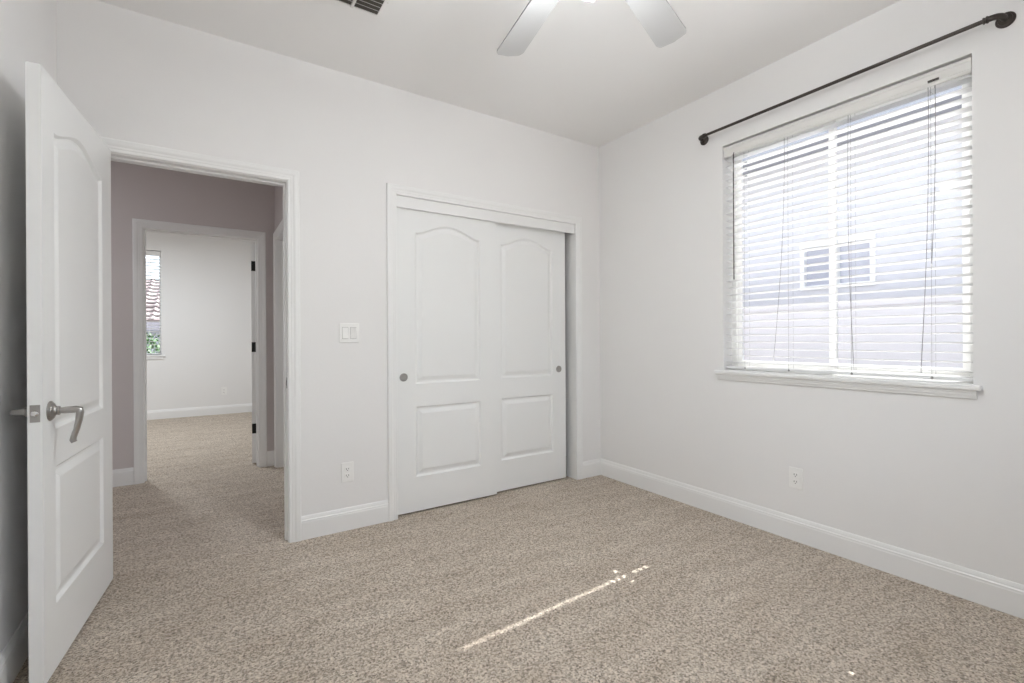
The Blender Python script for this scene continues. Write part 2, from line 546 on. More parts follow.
# bedroom door, swung open beside the left wall. local x runs hinge -> free edge
DW = 0.788
hinge = Vector((-0.372, 2.900))
ang = math.atan2(2.110 - 2.900, -0.4455 + 0.372)
face_n = Vector((math.sin(ang) * -1, math.cos(ang)))     # local +y in world
d1 = link('door_1', door_leaf_bm(DW, 2.024, 0.037, [(0.140, 0.684, 0.222, 0.694, 0), (0.140, 0.684, 0.824, 1.842, 0.066)]), M['door'])
struct(d1, 'white two-panel arch-top door standing open beside the left wall')
# camera-side face passes through the hinge line; put slab centre behind it
vis = Vector((0.996, -0.0895))
c = hinge - vis * 0.0175
d1.location = (c.x, c.y, 0.014)
d1.rotation_euler = (0, 0, ang)
side = 1 if face_n.dot(vis) > 0 else -1                    # which local y is the visible face
LZ = 0.904 - 0.014
LX = DW - 0.060
def lever(sy, out, mode):
    bm = bmesh.new()
    y = sy * 0.0175
    ax = (0, sy, 0)
    lathe(bm, (LX, y, LZ), ax, [(0, 0.033), (0.003, 0.0335), (0.006, 0.031), (0.008, 0.027), (0.0105, 0.026), (0.013, 0.019), (0.016, 0.0155), (0.020, 0.014),
                                (0.022, 0.0155), (0.025, 0.0155), (0.027, 0.012)], 32)
    hrose = link('handle_rose', bm, M['nickel'], None, True)
    hrose.parent = d1
    bm = bmesh.new()
    yo = lambda d: y + sy * d
    if mode == 'down':
        pts = [(LX, yo(0.024), LZ), (LX, yo(0.040), LZ), (LX, yo(out - 0.010), LZ + 0.001), (LX, yo(out - 0.002), LZ - 0.001), (LX, yo(out), LZ - 0.010),
               (LX, yo(out - 0.003), LZ - 0.035), (LX, yo(out - 0.009), LZ - 0.065), (LX, yo(out - 0.017), LZ - 0.092), (LX, yo(out - 0.019), LZ - 0.103), (LX, yo(out - 0.016), LZ - 0.111)]
        rr = [0.0085, 0.0115, 0.0120, 0.0122, 0.0110, 0.0100, 0.0090, 0.0085, 0.0095, 0.0085]
    else:
        pts = [(LX, yo(0.024), LZ), (LX, yo(out - 0.012), LZ), (LX - 0.004, yo(out - 0.003), LZ), (LX - 0.014, yo(out), LZ), (LX - 0.05, yo(out), LZ - 0.002), (LX - 0.09, yo(out - 0.006), LZ - 0.004), (LX - 0.105, yo(out - 0.010), LZ - 0.002)]
        rr = [0.011, 0.0115, 0.0115, 0.010, 0.0085, 0.008, 0.007]
    tube(bm, pts, rr, 16)
    o = link('door_handle', bm, M['nickel'], None, True); o.parent = d1
    return o
lever(side, 0.078, 'down')
lever(-side, 0.056, 'back')
bm = bmesh.new()
box(bm, DW - 0.0005, DW + 0.0015, -0.0125, 0.0125, LZ - 0.028, LZ + 0.028, 0.0006)
lp = link('latch_plate', bm, M['nickel'], d1)
bm = bmesh.new()
lathe(bm, (DW + 0.0012, 0, LZ), (1, 0, 0), [(0, 0.0105), (0.0015, 0.0105), (0.007, 0.009), (0.010, 0.006), (0.0105, 0.0)], 20)
link('latch_bolt', bm, M['chrome'], lp, True)
for hz in (0.22, 1.0, 1.78):
    bm = bmesh.new()
    tube(bm, [(-0.004, -side * 0.021, hz - 0.045), (-0.004, -side * 0.021, hz + 0.045)], 0.0055, 10)
    link('hinge', bm, M['nickel'], d1, True)

# closet sliding leaves
def closet_leaf(n, x0, w, yc, pull_x, label):
    o = link('door_%d' % n, door_leaf_bm(w, 2.02, 0.034, [(a, b, c - 0.0, d, e) for a, b, c, d, e in std_panels(w)]), M['door'])
    o.location = (x0, yc, 0.012)
    struct(o, label)
    bm = bmesh.new()
    px = pull_x - x0; pz = 0.892 - 0.012
    lathe(bm, (px, -0.0168, pz), (0, -1, 0), [(0.0, 0.027), (0.0022, 0.0267), (0.0030, 0.025), (0.0028, 0.0225), (0.0012, 0.0215), (0.0006, 0.010), (0.0005, 0.0)], 32)
    link('finger_pull', bm, M['nickel'], o, True)
    return o
closet_leaf(2, 1.020, 0.748, YB + 0.041, 1.070, 'white sliding closet door on the left, running in front')
closet_leaf(3, 1.700, 0.745, YB + 0.079, 2.375, 'white sliding closet door on the right, running behind')

# far room door, opened into the far room, black hinges
d4 = link('door_4', door_leaf_bm(0.765, 2.0, 0.035, std_panels(0.765)), M['door'])
struct(d4, 'white door opened into the room across the hall, on black hinges')
d4.location = (D2[1] - 0.022, HY + WT + 0.014, 0.012)
d4.rotation_euler = (0, 0, math.radians(84))
for hz in (0.315, 1.06, 1.80):
    bm = bmesh.new()
    ox, oy = D2[1], HY + WT
    box(bm, -0.0022, 0.0002, -0.0170, 0.0175, hz - 0.045, hz + 0.045)
    tube(bm, [(-0.006, -0.022, hz - 0.045), (-0.006, -0.022, hz + 0.045)], 0.0075, 10)
    link('hinge', bm, M['blackmetal'], d4)

# hall side door, closed
d5 = link('door_5', door_leaf_bm(SD[1] - SD[0] - 0.006, 1.985, 0.035, std_panels(SD[1] - SD[0] - 0.006)), M['door'])
struct(d5, 'closed white door in the side wall of the hall')
d5.location = (HX + 0.0985, SD[0] + 0.003, 0.010)
d5.rotation_euler = (0, 0, PI / 2)

# ------------------------------------------------------------------ windows
def slider_window(n, axis, c_in, c_out, u0, u1, z0, z1, split, label, sliding_first=True, F=0.032, S=0.030):
    """frame ring, two sashes with panes. c_in nearer the room"""
    def bx(bm, ua, ub, ca, cb, za, zb, bev=0.0015):
        ca, cb = min(ca, cb), max(ca, cb)
        if axis == 'x': box(bm, ca, cb, ua, ub, za, zb, bev)
        else: box(bm, ua, ub, ca, cb, za, zb, bev)
    s = 1 if c_out > c_in else -1
    bm = bmesh.new()
    bx(bm, u0, u0 + F, c_in, c_out, z0, z1); bx(bm, u1 - F, u1, c_in, c_out, z0, z1)
    bx(bm, u0 + F, u1 - F, c_in, c_out, z0, z0 + F); bx(bm, u0 + F, u1 - F, c_in, c_out, z1 - F, z1)
    root = struct(link('window_%d' % n, bm, M['vinyl']), label)
    for k, (a, b) in enumerate(((u0 + F, split + 0.016), (split - 0.016, u1 - F))):
        ca = c_in + s * (0.008 + 0.020 * (k if sliding_first else 1 - k)); cb = ca + s * 0.018
        bm = bmesh.new()
        zz0, zz1 = z0 + F, z1 - F
        bx(bm, a, a + S, ca, cb, zz0, zz1); bx(bm, b - S, b, ca, cb, zz0, zz1)
        bx(bm, a + S, b - S, ca, cb, zz0, zz0 + S); bx(bm, a + S, b - S, ca, cb, zz1 - S, zz1)
        fr = link('window_sash', bm, M['vinyl'], root)
        bm = bmesh.new()
        m_ = (ca + cb) / 2
        bx(bm, a + S - 0.004, b - S + 0.004, m_ - 0.002, m_ + 0.002, zz0 + S - 0.004, zz1 - S + 0.004, 0)
        link('pane', bm, M['glass'], fr)
    return root

w1 = slider_window(1, 'x', XR + 0.095, XR + 0.150, WIN[0], WIN[1], WIN[2], WIN[3], 1.207, 'white vinyl sliding window behind the bedroom blind', False)
# stool and apron
bm = bmesh.new()
box(bm, XR - 0.030, XR + 0.001, WIN[0] - 0.028, WIN[1] + 0.050, WIN[2] - 0.022, WIN[2] - 0.001, 0.005)
box(bm, XR - 0.001, XR + 0.095, WIN[0] + 0.001, WIN[1] - 0.001, WIN[2] - 0.0, WIN[2] + 0.004, 0)
link('window_sill', bm, M['trim'], w1)
bm = bmesh.new()
sweep(bm, [(XR, WIN[0] - 0.012, WIN[2] - 0.022), (XR, WIN[1] + 0.034, WIN[2] - 0.022)], (-1, 0, 0),
      [(0.0, 0.0), (0.0, 0.019), (0.010, 0.019), (0.014, 0.016), (0.022, 0.015), (0.030, 0.011), (0.036, 0.010), (0.040, 0.006), (0.040, 0.0)], flip=False)
if min(v.co.z for v in bm.verts) > WIN[2] - 0.03:
    for v in bm.verts: v.co.z = 2 * (WIN[2] - 0.022) - v.co.z
link('window_apron', bm, M['trim'], w1)

w2 = slider_window(2, 'y', FY + 0.075, FY + 0.13, W2[0], W2[1], W2[2], W2[3], (W2[0] + W2[1]) / 2, 'white window in the room across the hall', F=0.012, S=0.014)
bm = bmesh.new()
box(bm, W2[0] - 0.04, W2[1] + 0.04, FY - 0.028, FY + 0.001, W2[2] - 0.022, W2[2] - 0.001, 0.005)
box(bm, W2[0] - 0.02, W2[1] + 0.02, FY - 0.015, FY, W2[2] - 0.06, W2[2] - 0.022, 0.003)
link('window_sill', bm, M['trim'], w2)

w3 = slider_window(3, 'y', YF - 0.055, YF - 0.115, FW[0], FW[1], FW[2], FW[3], (FW[0] + FW[1]) / 2, 'unseen sliding window added in the wall behind the viewer for daylight fill')
bm = bmesh.new()
box(bm, FW[0] - 0.04, FW[1] + 0.04, YF - 0.001, YF + 0.028, FW[2] - 0.022, FW[2] - 0.001, 0.005)
link('window_sill', bm, M['trim'], w3)

# ------------------------------------------------------------------ blinds
def make_blind(name, width, z0, z1, pitch, cord_us, slot_u=None, slot_zmin=99, skip=(), holes=(), wand_u=None, lift=None, valance=True):
    """local frame: u along x (0..width), room side -y, outside +y, slat centre y=0"""
    root = empty(name, (0, 0, 0))
    hw = 0.025
    T = math.radians(-5)
    bm = bmesh.new()
    z = z0 + 0.045
    zs = []
    while z < z1 - 0.080:
        zs.append(z); z += pitch
    for i, z in enumerate(zs):
        sag = 0.0
        def prof(q):   # q -1..1 across slat, slightly crowned
            y = q * hw * math.cos(T); zz = z + q * hw * math.sin(T) + 0.0022 * (1 - q * q)
            return y, zz
        def strip(ua, ub, q0, q1, nq=4):
            th = 0.0034
            top, bot = [], []
            for k in range(nq + 1):
                q = q0 + (q1 - q0) * k / nq
                y, zz = prof(q)
                top.append([bm.verts.new((u, y, zz + th / 2)) for u in (ua, ub)])
                bot.append([bm.verts.new((u, y, zz - th / 2)) for u in (ua, ub)])
            for k in range(nq):
                bm.faces.new((top[k][0], top[k][1], top[k + 1][1], top[k + 1][0]))
                bm.faces.new((bot[k][1], bot[k][0], bot[k + 1][0], bot[k + 1][1]))
                for e in (0, 1):
                    bm.faces.new((top[k][e], top[k + 1][e], bot[k + 1][e], bot[k][e]))
            for k in (0, nq):
                bm.faces.new((top[k][0], top[k][1], bot[k][1], bot[k][0]))
        cuts = []
        if slot_u is not None and z > slot_zmin and i not in skip: cuts.append((slot_u, 0.0095))
        cuts += [(hu, hh) for hu, hz_, hh in holes if abs(z - hz_) <= pitch / 2]
        if cuts:
            cuts.sort(); u_ = 0
            for hu, hh in cuts:
                strip(u_, hu - hh, -1, 1)
                strip(hu - hh, hu + hh, -1, -0.50, 1); strip(hu - hh, hu + hh, 0.50, 1, 1)
                u_ = hu + hh
            strip(u_, width, -1, 1)
        else:
            strip(0, width, -1, 1)
    link('slats', bm, M['slat'], root)
    # bottom rail
    bm = bmesh.new(); box(bm, 0, width, -0.025, 0.025, z0 + 0.006, z0 + 0.022, 0.004)
    link('bottom_rail', bm, M['slat'], root)
    for cu in cord_us:
        bm = bmesh.new(); lathe(bm, (cu, -0.0245, z0 + 0.013), (0, -1, 0), [(0, 0.006), (0.002, 0.005), (0.0025, 0)], 10)
        link('cord_plug', bm, M['cord'], root)
    # headrail and valance
    bm = bmesh.new(); box(bm, 0.002, width - 0.002, -0.020, 0.026, z1 - 0.048, z1 - 0.004)
    link('headrail', bm, M['slat'], root)
    bm = bmesh.new()
    prof = [(0, 0.0), (0.006, 0.0), (0.010, 0.008), (0.010, 0.014), (0.007, 0.018), (0.007, 0.050), (0.010, 0.054), (0.010, 0.066), (0.0, 0.066)]
    P = [[bm.verts.new((u, -0.030 - d, z1 - 0.074 + zz)) for d, zz in prof] for u in (-0.002, width + 0.002)]
    for k in range(len(prof)):
        j = (k + 1) % len(prof)
        bm.faces.new((P[0][k], P[0][j], P[1][j], P[1][k]))
    bm.faces.new(P[0]); bm.faces.new(P[1][::-1])
    box(bm, -0.002, 0.004, -0.030, 0.0, z1 - 0.074, z1 - 0.008)
    box(bm, width - 0.004, width + 0.002, -0.030, 0.0, z1 - 0.074, z1 - 0.008)
    link('valance', bm, M['valance'], root)
    # ladder cords: front, back and rungs
    for cu in cord_us:
        bm = bmesh.new()
        for yy in (-0.0262, 0.0262):
            tube(bm, [(cu, yy, z1 - 0.05), (cu, yy, z0 + 0.014)], 0.0007, 5)
        for z in zs:
            for du in (-0.004,):
                tube(bm, [(cu + du, -0.0262, z - 0.0035), (cu + du, 0.0262, z - 0.0015)], 0.0005, 4)
        link('ladder_cord', bm, M['cord'], root)
    return root, zs

# bedroom blind: local x -> world -y (u=0 at the far jamb y=WIN[1])
BW = WIN[1] - WIN[0] - 0.012
BX = XR + 0.046
def place_right(o):
    # local x -> world -y, local y -> world +x
    o.rotation_euler = (0, 0, -PI / 2)
    o.location = (BX, WIN[1] - 0.006, 0)
u_of = lambda y: WIN[1] - 0.006 - y
bl, bzs = make_blind('window_blind', BW, WIN[2] + 0.006, WIN[3] - 0.004, 0.0428, [u_of(1.655), u_of(1.395), u_of(1.083), u_of(0.763)],
                     slot_u=u_of(1.658), slot_zmin=1.05, skip=(5,), holes=((u_of(1.712), 1.249, 0.010), (u_of(1.606), 1.249, 0.005), (u_of(0.764), 1.071, 0.007)))
place_right(bl)
tag(bl, 'white horizontal slat blind, lowered with open slats, in the large bedroom window', 'window blind')
# tilt wand near the left end, loose lift cords
bm = bmesh.new()
tube(bm, [(u_of(1.712), -0.046, WIN[3] - 0.075), (u_of(1.712), -0.047, WIN[3] - 0.38), (u_of(1.712), -0.046, 1.50)], 0.0032, 8)
tube(bm, [(u_of(1.712), -0.030, WIN[3] - 0.060), (u_of(1.712), -0.046, WIN[3] - 0.066), (u_of(1.712), -0.046, WIN[3] - 0.08)], 0.002, 8)
link('tilt_wand', bm, M['bronze'], bl)
def cord_path(ya, za, yb, zb, bow, n=14):
    pts = []
    for i in range(n + 1):
        k = i / n
        pts.append((u_of(ya + (yb - ya) * k ** 1.6 + bow * math.sin(PI * k)), -0.034 - 0.004 * math.sin(PI * k), za + (zb - za) * k))
    return pts
for args in ((1.41, WIN[3] - 0.07, 1.475, 1.02, -0.008), (0.745, WIN[3] - 0.07, 0.760, 1.47, -0.004), (0.770, WIN[3] - 0.07, 0.800, 0.985, -0.006),
             (1.090, WIN[3] - 0.07, 1.07, 0.985, 0.006)):
    bm = bmesh.new(); tube(bm, cord_path(*args), 0.0014, 6)
    c_ = link('lift_cord', bm, M['cord'], bl)
    bm = bmesh.new()
    e = cord_path(*args)[-1]
    lathe(bm, e, (0, 0, -1), [(-0.002, 0.001), (0.004, 0.003), (0.016, 0.0042), (0.018, 0.0)], 10)
    link('tassel', bm, M['slat'], c_, True)
bm = bmesh.new(); box(bm, u_of(0.750) - 0.020, u_of(0.750) + 0.020, -0.0425, -0.036, WIN[3] - 0.060, WIN[3] - 0.050, 0.002)
link('cord_lock_clip', bm, M['bronze'], bl)

# far room blind: local x -> world x (mirrored not needed), room side is -y already
b2, _ = make_blind('window_blind', W2[1] - W2[0] - 0.012, W2[2] + 0.006, W2[3] - 0.004, 0.0475, [0.15, 0.75, 1.34])
b2.location = (W2[0] + 0.006, FY + 0.042, 0)
tag(b2, 'white horizontal blind in the window of the room across the hall', 'window blind')

# ------------------------------------------------------------------ curtain rod
RX, RZ = 2.699, 2.438
rod = empty('curtain_rod', (XR, 1.25, RZ))
tag(rod, 'dark bronze wraparound curtain rod mounted on the wall above the window', 'curtain rod')
def at_rod(o):
    o.parent = rod
    o.matrix_parent_inverse = Matrix.Translation((-XR, -1.25, -RZ))
bm = bmesh.new()
tube(bm, [(RX, 0.56, RZ), (RX, 1.25, RZ), (RX, 1.88, RZ)], 0.0085, 16)
o = link('rod', bm, M['bronze'], None, True); at_rod(o)
for ye, s in ((0.517, 1), (1.913, -1)):
    bm = bmesh.new()
    pts = [(RX, ye + s * 0.045, RZ)]
    for k in range(7):
        a = k / 6 * PI / 2
        pts.append((RX + 0.030 * (1 - math.cos(a)), ye + s * 0.030 * (1 - math.sin(a)), RZ))
    pts.append((XR - 0.008, ye, RZ))
    tube(bm, pts, 0.0115, 16)
    o = link('elbow', bm, M['bronze'], None, True); at_rod(o)
    bm = bmesh.new()
    lathe(bm, (RX, ye + s * 0.036, RZ), (0, s, 0), [(0, 0.011), (0.002, 0.0145), (0.007, 0.0145), (0.009, 0.0115), (0.012, 0.0115), (0.013, 0.0135), (0.017, 0.0135), (0.018, 0.009)], 20)
    o = link('collar', bm, M['bronze'], None, True); at_rod(o)
    bm = bmesh.new()
    lathe(bm, (XR, ye, RZ), (-1, 0, 0), [(0, 0.030), (0.004, 0.031), (0.007, 0.028), (0.008, 0.023), (0.012, 0.022), (0.016, 0.016), (0.022, 0.0125), (0.024, 0.0)], 28)
    o = link('wall_bracket', bm, M['bronze'], None, True); at_rod(o)

# ------------------------------------------------------------------ outlets and switch (local: faces -y, on plane y=0)
def screw(bm, x, z, y):
    lathe(bm, (x, y, z), (0, -1, 0), [(0, 0.0028), (0.0008, 0.0026), (0.0010, 0.0)], 10)
def make_outlet(name):
    root = empty(name, (0, 0, 0))
    bm = bmesh.new(); box(bm, -0.036, 0.036, -0.006, 0.0, -0.0585, 0.0585, 0.0025)
    link('wall_plate', bm, M['plate'], root)
    for dz in (-0.0195, 0.0195):
        bm = bmesh.new()
        pts = []
        for k in range(24):
            a = 2 * PI * k / 24
            pts.append((max(-0.0165, min(0.0165, 0.0185 * math.cos(a))), max(-0.0135, min(0.0135, 0.0175 * math.sin(a))) + dz))
        f0 = [bm.verts.new((x, -0.0055, z)) for x, z in pts]; f1 = [bm.verts.new((x, -0.0078, z)) for x, z in pts]
        for k in range(24):
            bm.faces.new((f0[k], f0[(k + 1) % 24], f1[(k + 1) % 24], f1[k]))
        bm.faces.new(f1)
        r_ = link('receptacle', bm, M['plate'], root)
        bm = bmesh.new()
        box(bm, -0.0078, -0.0052, -0.0083, -0.0070, dz - 0.0035, dz + 0.0065)
        box(bm, 0.0052, 0.0078, -0.0083, -0.0070, dz - 0.0025, dz + 0.0060)
        lathe(bm, (0, -0.0072, dz - 0.0085), (0, -1, 0), [(0, 0.0027), (0.0011, 0.0027), (0.0012, 0)], 10)
        link('socket_holes', bm, M['dark'], r_)
    bm = bmesh.new(); screw(bm, 0, 0, -0.006); link('screw', bm, M['plate'], root)
    return root
def copy_tree(o, parent=None):
    c_ = o.copy(); COL.objects.link(c_); c_.parent = parent
    for ch in list(o.children): copy_tree(ch, c_)
    return c_
out = make_outlet('power_outlet')
out.location = (0.708, YB, 0.345)
tag(out, 'white duplex outlet on the back wall below the light switch', 'outlet', 'white wall outlets')
o2 = copy_tree(out); o2.location = (XR, 1.348, 0.350); o2.rotation_euler = (0, 0, -PI / 2)
o2['label'] = 'white duplex outlet on the right wall beneath the window'
o3 = copy_tree(out); o3.location = (0.236, FY, 0.353)
o3['label'] = 'white outlet low on the far wall of the room across the hall'

sw = empty('light_switch', (0.723, YB, 1.177))
tag(sw, 'white double rocker light switch between the doorway and the closet', 'light switch')
bm = bmesh.new(); box(bm, -0.0585, 0.0585, -0.0065, 0.0, -0.0585, 0.0585, 0.0028)
link('wall_plate', bm, M['plate'], sw)
for dx in (-0.0235, 0.0235):
    bm = bmesh.new(); box(bm, dx - 0.0180, dx + 0.0180, -0.0070, -0.0060, -0.0345, 0.0345)
    link('rocker_bezel', bm, M['bezel'], sw)
for dx, tilt in ((-0.0235, 1), (0.0235, -1)):
    bm = bmesh.new()
    x0, x1 = dx - 0.0165, dx + 0.0165
    vsx = []
    for x in (x0, x1):
        vsx.append([bm.verts.new((x, y, z)) for y, z in ((-0.006, -0.0325), (-0.0078 - 0.0055 * (tilt > 0), -0.0325), (-0.0095, 0.0), (-0.0078 - 0.0055 * (tilt < 0), 0.0325), (-0.006, 0.0325))])
    for k in range(5):
        j = (k + 1) % 5
        bm.faces.new((vsx[0][k], vsx[0][j], vsx[1][j], vsx[1][k]))
    bm.faces.new(vsx[0]); bm.faces.new(vsx[1][::-1])
    link('rocker', bm, M['plate'], sw)
for sx in (-0.0235, 0.0235):
    for sz in (-0.048, 0.048):
        bm = bmesh.new(); screw(bm, sx, sz, -0.0065); link('screw', bm, M['plate'], sw)

# ------------------------------------------------------------------ ceiling vent
vx0, vx1, vy0, vy1 = 0.430, 0.712, 2.02, 2.296
vent = empty('ceiling_vent', ((vx0 + vx1) / 2, (vy0 + vy1) / 2, H))
tag(vent, 'white louvred ceiling air vent near the doorway wall', 'air vent')
def V_(o): 
    o.parent = vent
    o.matrix_parent_inverse = Matrix.Translation(-vent.location)
bm = bmesh.new()
fw = 0.032
box(bm, vx0 - fw, vx1 + fw, vy1, vy1 + fw, H - 0.006, H, 0.002); box(bm, vx0 - fw, vx1 + fw, vy0 - fw, vy0, H - 0.006, H, 0.002)
box(bm, vx0 - fw, vx0, vy0, vy1, H - 0.006, H, 0.002); box(bm, vx1, vx1 + fw, vy0, vy1, H - 0.006, H, 0.002)
V_(link('vent_frame', bm, M['ceil']))
bm = bmesh.new(); box(bm, vx0, vx1, vy0, vy1, H - 0.0025, H - 0.0005)
V_(link('backing', bm, M['gapdark']))
bm = bmesh.new()
xm = 0.592
n = 10
for k in range(n):
    y = vy1 - 0.010 - k * (vy1 - vy0 - 0.02) / (n - 1)
    for a, b in ((vx0 + 0.002, xm - 0.005), (xm + 0.005, vx1 - 0.002)):
        q = [(0.007, H - 0.0040), (0.008, H - 0.0034), (-0.008, H - 0.0135), (-0.009, H - 0.0129)]
        r0 = [bm.verts.new((a, y + d, z)) for d, z in q]; r1 = [bm.verts.new((b, y + d, z)) for d, z in q]
        for i in range(4):
            bm.faces.new((r0[i], r0[(i + 1) % 4], r1[(i + 1) % 4], r1[i]))
        bm.faces.new(r0); bm.faces.new(r1[::-1])
V_(link('louvres', bm, M['ventmetal']))
bm = bmesh.new(); box(bm, xm - 0.006, xm + 0.006, vy0, vy1, H - 0.013, H - 0.002)
V_(link('divider', bm, M['ventmetal']))
bm = bmesh.new(); lathe(bm, (vx1 + 0.016, 2.18, H - 0.006), (0, 0, -1), [(0, 0.004), (0.001, 0.0035), (0.0013, 0)], 10)
V_(link('screw', bm, M['ventmetal']))

# ------------------------------------------------------------------ ceiling fan with light kit
FX, FYY, FZ = 1.020, 1.086, 2.42
fan = empty('ceiling_fan', (FX, FYY, H))
tag(fan, 'white ceiling fan with blades and a lamp kit hanging at the ceiling centre', 'ceiling fan')
def fz(z): return z - H
bm = bmesh.new()
lathe(bm, (0, 0, 0), (0, 0, -1), [(0, 0.07), (0.02, 0.068), (0.045, 0.04), (0.05, 0.0)], 32)
link('canopy', bm, M['blade'], fan, True)
bm = bmesh.new(); tube(bm, [(0, 0, -0.04), (0, 0, -0.20)], 0.012, 16)
link('downrod', bm, M['blade'], fan, True)
bm = bmesh.new()
lathe(bm, (0, 0, -0.185), (0, 0, -1), [(0, 0.03), (0.015, 0.06), (0.03, 0.105), (0.055, 0.125), (0.085, 0.125), (0.11, 0.105), (0.12, 0.075), (0.135, 0.06), (0.15, 0.06), (0.16, 0.04), (0.165, 0.0)], 40)
link('motor_housing', bm, M['blade'], fan, True)
BLN = 6
for k in range(BLN):
    a = math.radians(79.4) + k * 2 * PI / BLN
    R = Matrix.Rotation(a, 4, 'Z') @ Matrix.Translation((0, 0, FZ - H)) @ Matrix.Rotation(math.radians(-10), 4, 'X')
    bm = bmesh.new()
    # blade outline: slightly wider toward the tip, rounded tip corners
    L0, L1 = 0.17, 0.722
    hwid = lambda x: 0.050 + 0.016 * (x - L0) / (L1 - L0)
    out_ = []
    nn = 8
    for i in range(nn + 1):
        x = L0 + (L1 - 0.045 - L0) * i / nn; out_.append((x, -hwid(x)))
    for i in range(1, 7):
        t = i / 6 * PI / 2; out_.append((L1 - 0.045 + 0.040 * math.sin(t), -hwid(L1) + 0.020 * (1 - math.cos(t))))
    out_.append((L1 + 0.004, 0))
    for i in range(6, 0, -1):
        t = i / 6 * PI / 2; out_.append((L1 - 0.045 + 0.040 * math.sin(t), hwid(L1) - 0.020 * (1 - math.cos(t))))
    for i in range(nn, -1, -1):
        x = L0 + (L1 - 0.045 - L0) * i / nn; out_.append((x, hwid(x)))
    lo = [bm.verts.new(R @ Vector((x, y, -0.003))) for x, y in out_]; hi = [bm.verts.new(R @ Vector((x, y, 0.003))) for x, y in out_]
    bm.faces.new(lo[::-1]); bm.faces.new(hi)
    for i in range(len(lo)):
        j = (i + 1) % len(lo)
        bm.faces.new((lo[i], lo[j], hi[j], hi[i])).material_index = 1
    bld = link('blade', bm, None, fan, mats=[M['blade'], M['blade_edge']])
    bm = bmesh.new()
    pts = [(0.10, 0.012), (0.15, 0.018), (0.20, 0.040), (0.235, 0.038), (0.235, -0.038), (0.20, -0.040), (0.15, -0.018), (0.10, -0.012)]
    lo = [bm.verts.new(R @ Vector((x, y, -0.009))) for x, y in pts]; hi = [bm.verts.new(R @ Vector((x, y, -0.004))) for x, y in pts]
    bm.faces.new(lo[::-1]); bm.faces.new(hi)
    for i in range(8):
        bm.faces.new((lo[i], lo[(i + 1) % 8], hi[(i + 1) % 8], hi[i]))
    link('blade_iron', bm, M['blade'], bld)
LAMPZ = 2.322
for k in range(4):
    a = math.radians(75) + k * PI / 2
    dx, dy = math.cos(a), math.sin(a)
    ax = Vector((dx * 0.62, dy * 0.62, -0.785)).normalized()
    b0 = Vector((dx * 0.045, dy * 0.045, LAMPZ + 0.045 - H))
    bm = bmesh.new()
    tube(bm, [b0 - ax * 0.01, b0 + ax * 0.035], 0.016, 14)
    fitter = link('lamp_holder', bm, M['blade'], fan, True)
    bm = bmesh.new()
    lathe(bm, b0 + ax * 0.030, ax, [(0.0, 0.020), (0.004, 0.022), (0.03, 0.030), (0.06, 0.042), (0.085, 0.056), (0.087, 0.054), (0.06, 0.039), (0.03, 0.027), (0.006, 0.018), (0.005, 0.0)], 24)
    link('lamp_shade', bm, M['frost'], fan, True)
    ld = bpy.data.lights.new('fan_lamp_bulb', 'POINT')
    ld.shadow_soft_size = 0.045
    ld.energy = FAN_W
    ld.color = (0.94, 0.98, 1.0)
    lo_ = bpy.data.objects.new('fan_lamp_bulb', ld)
    COL.objects.link(lo_)
    p = Vector((FX, FYY, H)) + b0 + ax * 0.119
    lo_.location = p
    lo_.rotation_euler = (-ax).to_track_quat('Z', 'Y').to_euler()

ld = bpy.data.lights.new('added_downlight', 'AREA'); ld.shape = 'DISK'; ld.size = 0.16  # unseen lamp and bowl added under the kit to brighten floor and walls
ld.energy = DOWN_W; ld.color = (0.94, 0.98, 1.0)
lo_ = bpy.data.objects.new('added_downlight', ld); COL.objects.link(lo_)
lo_.location = (FX, FYY, 2.255)
bm = bmesh.new()
lathe(bm, (0, 0, 2.30 - H), (0, 0, -1), [(-0.02, 0.03), (0.0, 0.05), (0.012, 0.082), (0.026, 0.090), (0.036, 0.086), (0.040, 0.080), (0.038, 0.0)], 32)
link('added_downlight_bowl', bm, M['frost'], fan, True)

# uplight added for ceiling bounce, bowl around the downrod, above the blades
bm = bmesh.new()
lathe(bm, (0, 0, -0.165), (0, 0, 1), [(0.0, 0.045), (0.012, 0.10), (0.030, 0.135), (0.040, 0.140), (0.040, 0.136), (0.030, 0.130), (0.014, 0.095), (0.006, 0.040)], 32)
link('added_uplight_bowl', bm, M['frost'], fan, True)
ld = bpy.data.lights.new('added_uplight', 'AREA'); ld.shape = 'DISK'; ld.size = 0.22
ld.energy = UP_W; ld.color = (0.94, 0.98, 1.0)
lo_ = bpy.data.objects.new('added_uplight', ld); COL.objects.link(lo_)
lo_.location = (FX, FYY, H - 0.118); lo_.rotation_euler = (PI, 0, 0)

# fill lamps added to the hall and far room, outside the frame
def fill_dome_lamp(x, y, w, label, r=0.14):
    root = empty('fill_ceiling_lamp', (x, y, H))
    tag(root, label, 'ceiling lamp')
    bm = bmesh.new(); lathe(bm, (0, 0, 0), (0, 0, -1), [(0, r + 0.01), (0.02, r + 0.01), (0.024, r)], 32)
    link('lamp_base', bm, M['blade'], root, True)
    bm = bmesh.new(); lathe(bm, (0, 0, -0.022), (0, 0, -1), [(0, r - 0.01), (0.02, r - 0.015), (0.05, r * 0.75), (0.07, r * 0.4), (0.075, 0)], 32)
    link('lamp_shade', bm, M['frost'], root, True)
    ld = bpy.data.lights.new('fill_lamp_bulb', 'AREA'); ld.shape = 'DISK'; ld.size = 2 * r
    ld.energy = w; ld.color = (0.90, 0.955, 1.0)
    lo_ = bpy.data.objects.new('fill_lamp_bulb', ld); COL.objects.link(lo_)
    lo_.location = (x, y, H - 0.11)
fill_dome_lamp(-1.7, 3.9, HALL_W, 'unseen dome lamp added to brighten the hall')
